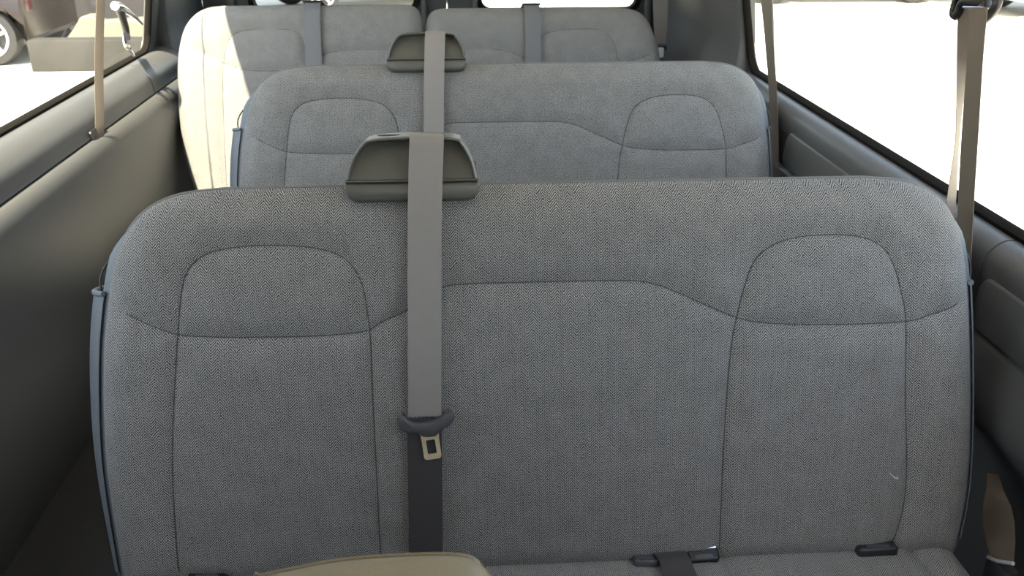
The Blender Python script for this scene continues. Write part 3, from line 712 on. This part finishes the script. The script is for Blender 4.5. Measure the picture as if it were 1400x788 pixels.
def car(label, P0, heading, paint, scale=1.0, prof=None, tail=1.0):
    """a parked car standing on the ground; built along local x, 4.4 m long"""
    mp_ = grain('car_paint', tuple(x*.95 for x in paint[:3])+(1,), paint, scale=30, rough=.25, bump=0)
    r = empty('parked_car', (P0[0], P0[1], GZ)); r.rotation_euler.z = heading; r.scale = (scale,)*3; tag(r, label, 'car', 'parked cars outside')
    prof = prof or [(-2.2, .32), (-2.22, .55), (-2.15, .80), (-1.3, .93), (-.75, 1.38), (-.3, 1.45), (.6, 1.42), (1.3, 1.02), (2.0, .90), (2.2, .72), (2.23, .45), (2.15, .27), (1.75, .25), (1.68, .45), (1.5, .62), (1.28, .66), (1.05, .6), (.90, .45), (.86, .24), (-.9, .24), (-.95, .45), (-1.1, .6), (-1.33, .66), (-1.55, .62), (-1.72, .45), (-1.78, .25)]
    body = MB(); P = np.array(prof); P[:, 0] = np.where(P[:, 0] < -1.72, -1.72+(P[:, 0]+1.72)*tail, P[:, 0])
    body.loft([[(x, y, z) for x, z in offset_poly(P, o)] for y, o in ((-.86, -.05), (-.84, -.015), (-.78, 0), (.78, 0), (.84, -.015), (.86, -.05))])
    b = body.out('body', mp_, r, 35)
    for s in (-1, 1):
        mb = MB(); q = [(-1.12, .95), (-.68, 1.33), (-.28, 1.38), (.5, 1.35), (1.08, 1.0)]
        mb.loft([[(x, s*y, z) for x, z in q] for y in (.84, .875)]); mb.out('side_window', M['blackp'], r, 30)
    for wx in (-1.33, 1.28):
        for s in (-1, 1):
            mb = MB(); ring = []
            for k in range(33)[:-1]:
                a = 2*math.pi*k/32; ring.append((math.cos(a), math.sin(a)))
            mb.loft([[(wx+R*a, s*y, .33+R*b) for a, b in ring] for y, R in ((.64, .22), (.64, .30), (.66, .33), (.80, .33), (.84, .315), (.85, .235), (.80, .225), (.80, .12))])
            w = mb.out('wheel', M['blackp'], r, 35)
            mb = MB(); mb.loft([[(wx+R*a, s*y, .33+R*b) for a, b in ring] for y, R in ((.81, .235), (.848, .23), (.848, .205), (.815, .20), (.815, .235))], False)
            mb.tube([(wx, s*.80, .33), (wx, s*.845, .33)], .05, 12)
            for k in range(5):
                a = 2*math.pi*k/5+.3; mb.tube([(wx+.03*math.cos(a), s*.835, .33+.03*math.sin(a)), (wx+.22*math.cos(a), s*.83, .33+.22*math.sin(a))], [.032, .024], 8)
            mb.out('alloy_rim', M['chrome'], w, 35)
    for s in (-1, 1):
        mb = MB(); mb.box((2.14, s*.62-.14, .62), (2.225, s*.62+.14, .74), .02); mb.out('head_lamp', M['chrome'], r, 40); mb = MB(); mb.box((-1.72-.49*tail, s*.66-.1, .62), (-1.72-.40*tail, s*.66+.1, .78), .01); mb.out('tail_lamp', M['redlamp'], r, 40)
    return r
c = atZ(-6, 91, GZ)
car('dark maroon parked car with alloy wheel at the left window edge', (c[0]-1.33+.0-.02, c[1]+.86), math.pi, (.016, .010, .010, 1), tail=.15)
# low grey wall and the cream car behind it
a = atZ(41, 99, GZ); b = atZ(214, 97, GZ); 
mb = MB(); y = (a[1]+b[1])/2; zt = atY(100, 55, y)[2]
mb.box((a[0]+.02, y, GZ), (a[0]+4.2, y+.25, zt), .02)
o = mb.out('low_wall', grain('grey_block', (.028, .027, .025, 1), (.038, .036, .034, 1), scale=5, rough=.9, bump=.2, dist=.01)); tag(o, 'low grey concrete wall standing on the pavement outside the left window', 'wall')
Yc = 12.3
pr = [atY(x, y, Yc) for x, y in ((88, 56), (100, 40), (109, 24), (114, 22), (127, 22), (136, 30), (150, 29), (180, 27), (215, 24), (240, 22))]
pr = [(p[0], p[2]) for p in pr]; pr = [(pr[0][0]-.12, GZ)]+pr+[(pr[-1][0]+1.5, pr[-1][1]), (pr[-1][0]+1.5, GZ)]
mb = MB(); mb.loft([[(x, y, z) for x, z in offset_poly(pr, o)] for y, o in ((Yc, -.02), (Yc+.02, 0), (Yc+.26, 0), (Yc+.28, -.02))])
o = mb.out('barrier', grain('cream_paint', (.17, .155, .12, 1), (.19, .175, .14, 1), scale=6, rough=.8, bump=.1, dist=.01), None, 35); tag(o, 'cream barrier with sloped end behind the low grey wall outside', 'barrier')
mb = MB(); mb.box((-22, 14.2, GZ), (-3.9, 15.2, 5), .0)
o = mb.out('building', grain('grey_render', (.03, .029, .033, 1), (.042, .04, .045, 1), scale=1.5, rough=.9, bump=0)); tag(o, 'grey building wall far behind the cars outside the left window', 'building')
# cars seen through the right window's far corner
c = atZ(1352, 26, GZ); car('silver parked car at the top right corner, farther right behind the ring', (c[0]+2.2+.1, c[1]+.8), 0., (.55, .56, .57, 1))
c = atZ(1312, 4, GZ); car('silver parked car further back, left of the black ring', (c[0]-2.15, c[1]+.8), 0., (.5, .53, .57, 1))
c = atZ(540, 14, GZ); car('white parked car seen through the left rear door window', (c[0]-.4, c[1]+1.0), .5, (.6, .6, .6, 1))

# ------------------------------------------------------------------ light
sun = bpy.data.lights.new('sun', 'SUN'); sun.energy = 11; sun.angle = math.radians(.6); sun.color = (1, .86, .65)
so = bpy.data.objects.new('sun', sun); COL.objects.link(so)
d = Vector((1, 2.6, -3.9)).normalized(); so.rotation_euler = d.to_track_quat('-Z', 'Y').to_euler(); so.location = (-10, -20, 25)
w = bpy.data.worlds.new('World'); S.world = w; w.use_nodes = True; nt = w.node_tree
sky = nt.nodes.new('ShaderNodeTexSky'); sky.sky_type = 'NISHITA'; sky.sun_disc = False
sky.sun_elevation = math.radians(45); sky.sun_rotation = math.radians(194); sky.air_density = 1.0; sky.dust_density = 1.5
hs = nt.nodes.new('ShaderNodeHueSaturation'); hs.inputs['Saturation'].default_value = .55; nt.links.new(sky.outputs[0], hs.inputs['Color']); nt.links.new(hs.outputs[0], nt.nodes['Background'].inputs[0]); nt.nodes['Background'].inputs[1].default_value = .28

# ------------------------------------------------------------------ camera and view
cam = bpy.data.cameras.new('camera'); co = bpy.data.objects.new('camera', cam); COL.objects.link(co); S.camera = co
cam.sensor_width = 36; cam.lens = FPX/1400*36; cam.clip_start = .02; cam.clip_end = 300
co.matrix_world = Matrix(((rt[0], up[0], -fw[0], CAMP[0]), (rt[1], up[1], -fw[1], CAMP[1]), (rt[2], up[2], -fw[2], CAMP[2]), (0, 0, 0, 1)))
cam.dof.use_dof = True; cam.dof.focus_distance = 1.45; cam.dof.aperture_fstop = 12
v = S.view_settings; v.view_transform = 'Standard'; v.look = 'None'; v.exposure = 1.27; v.gamma = 1; v.use_curve_mapping = False
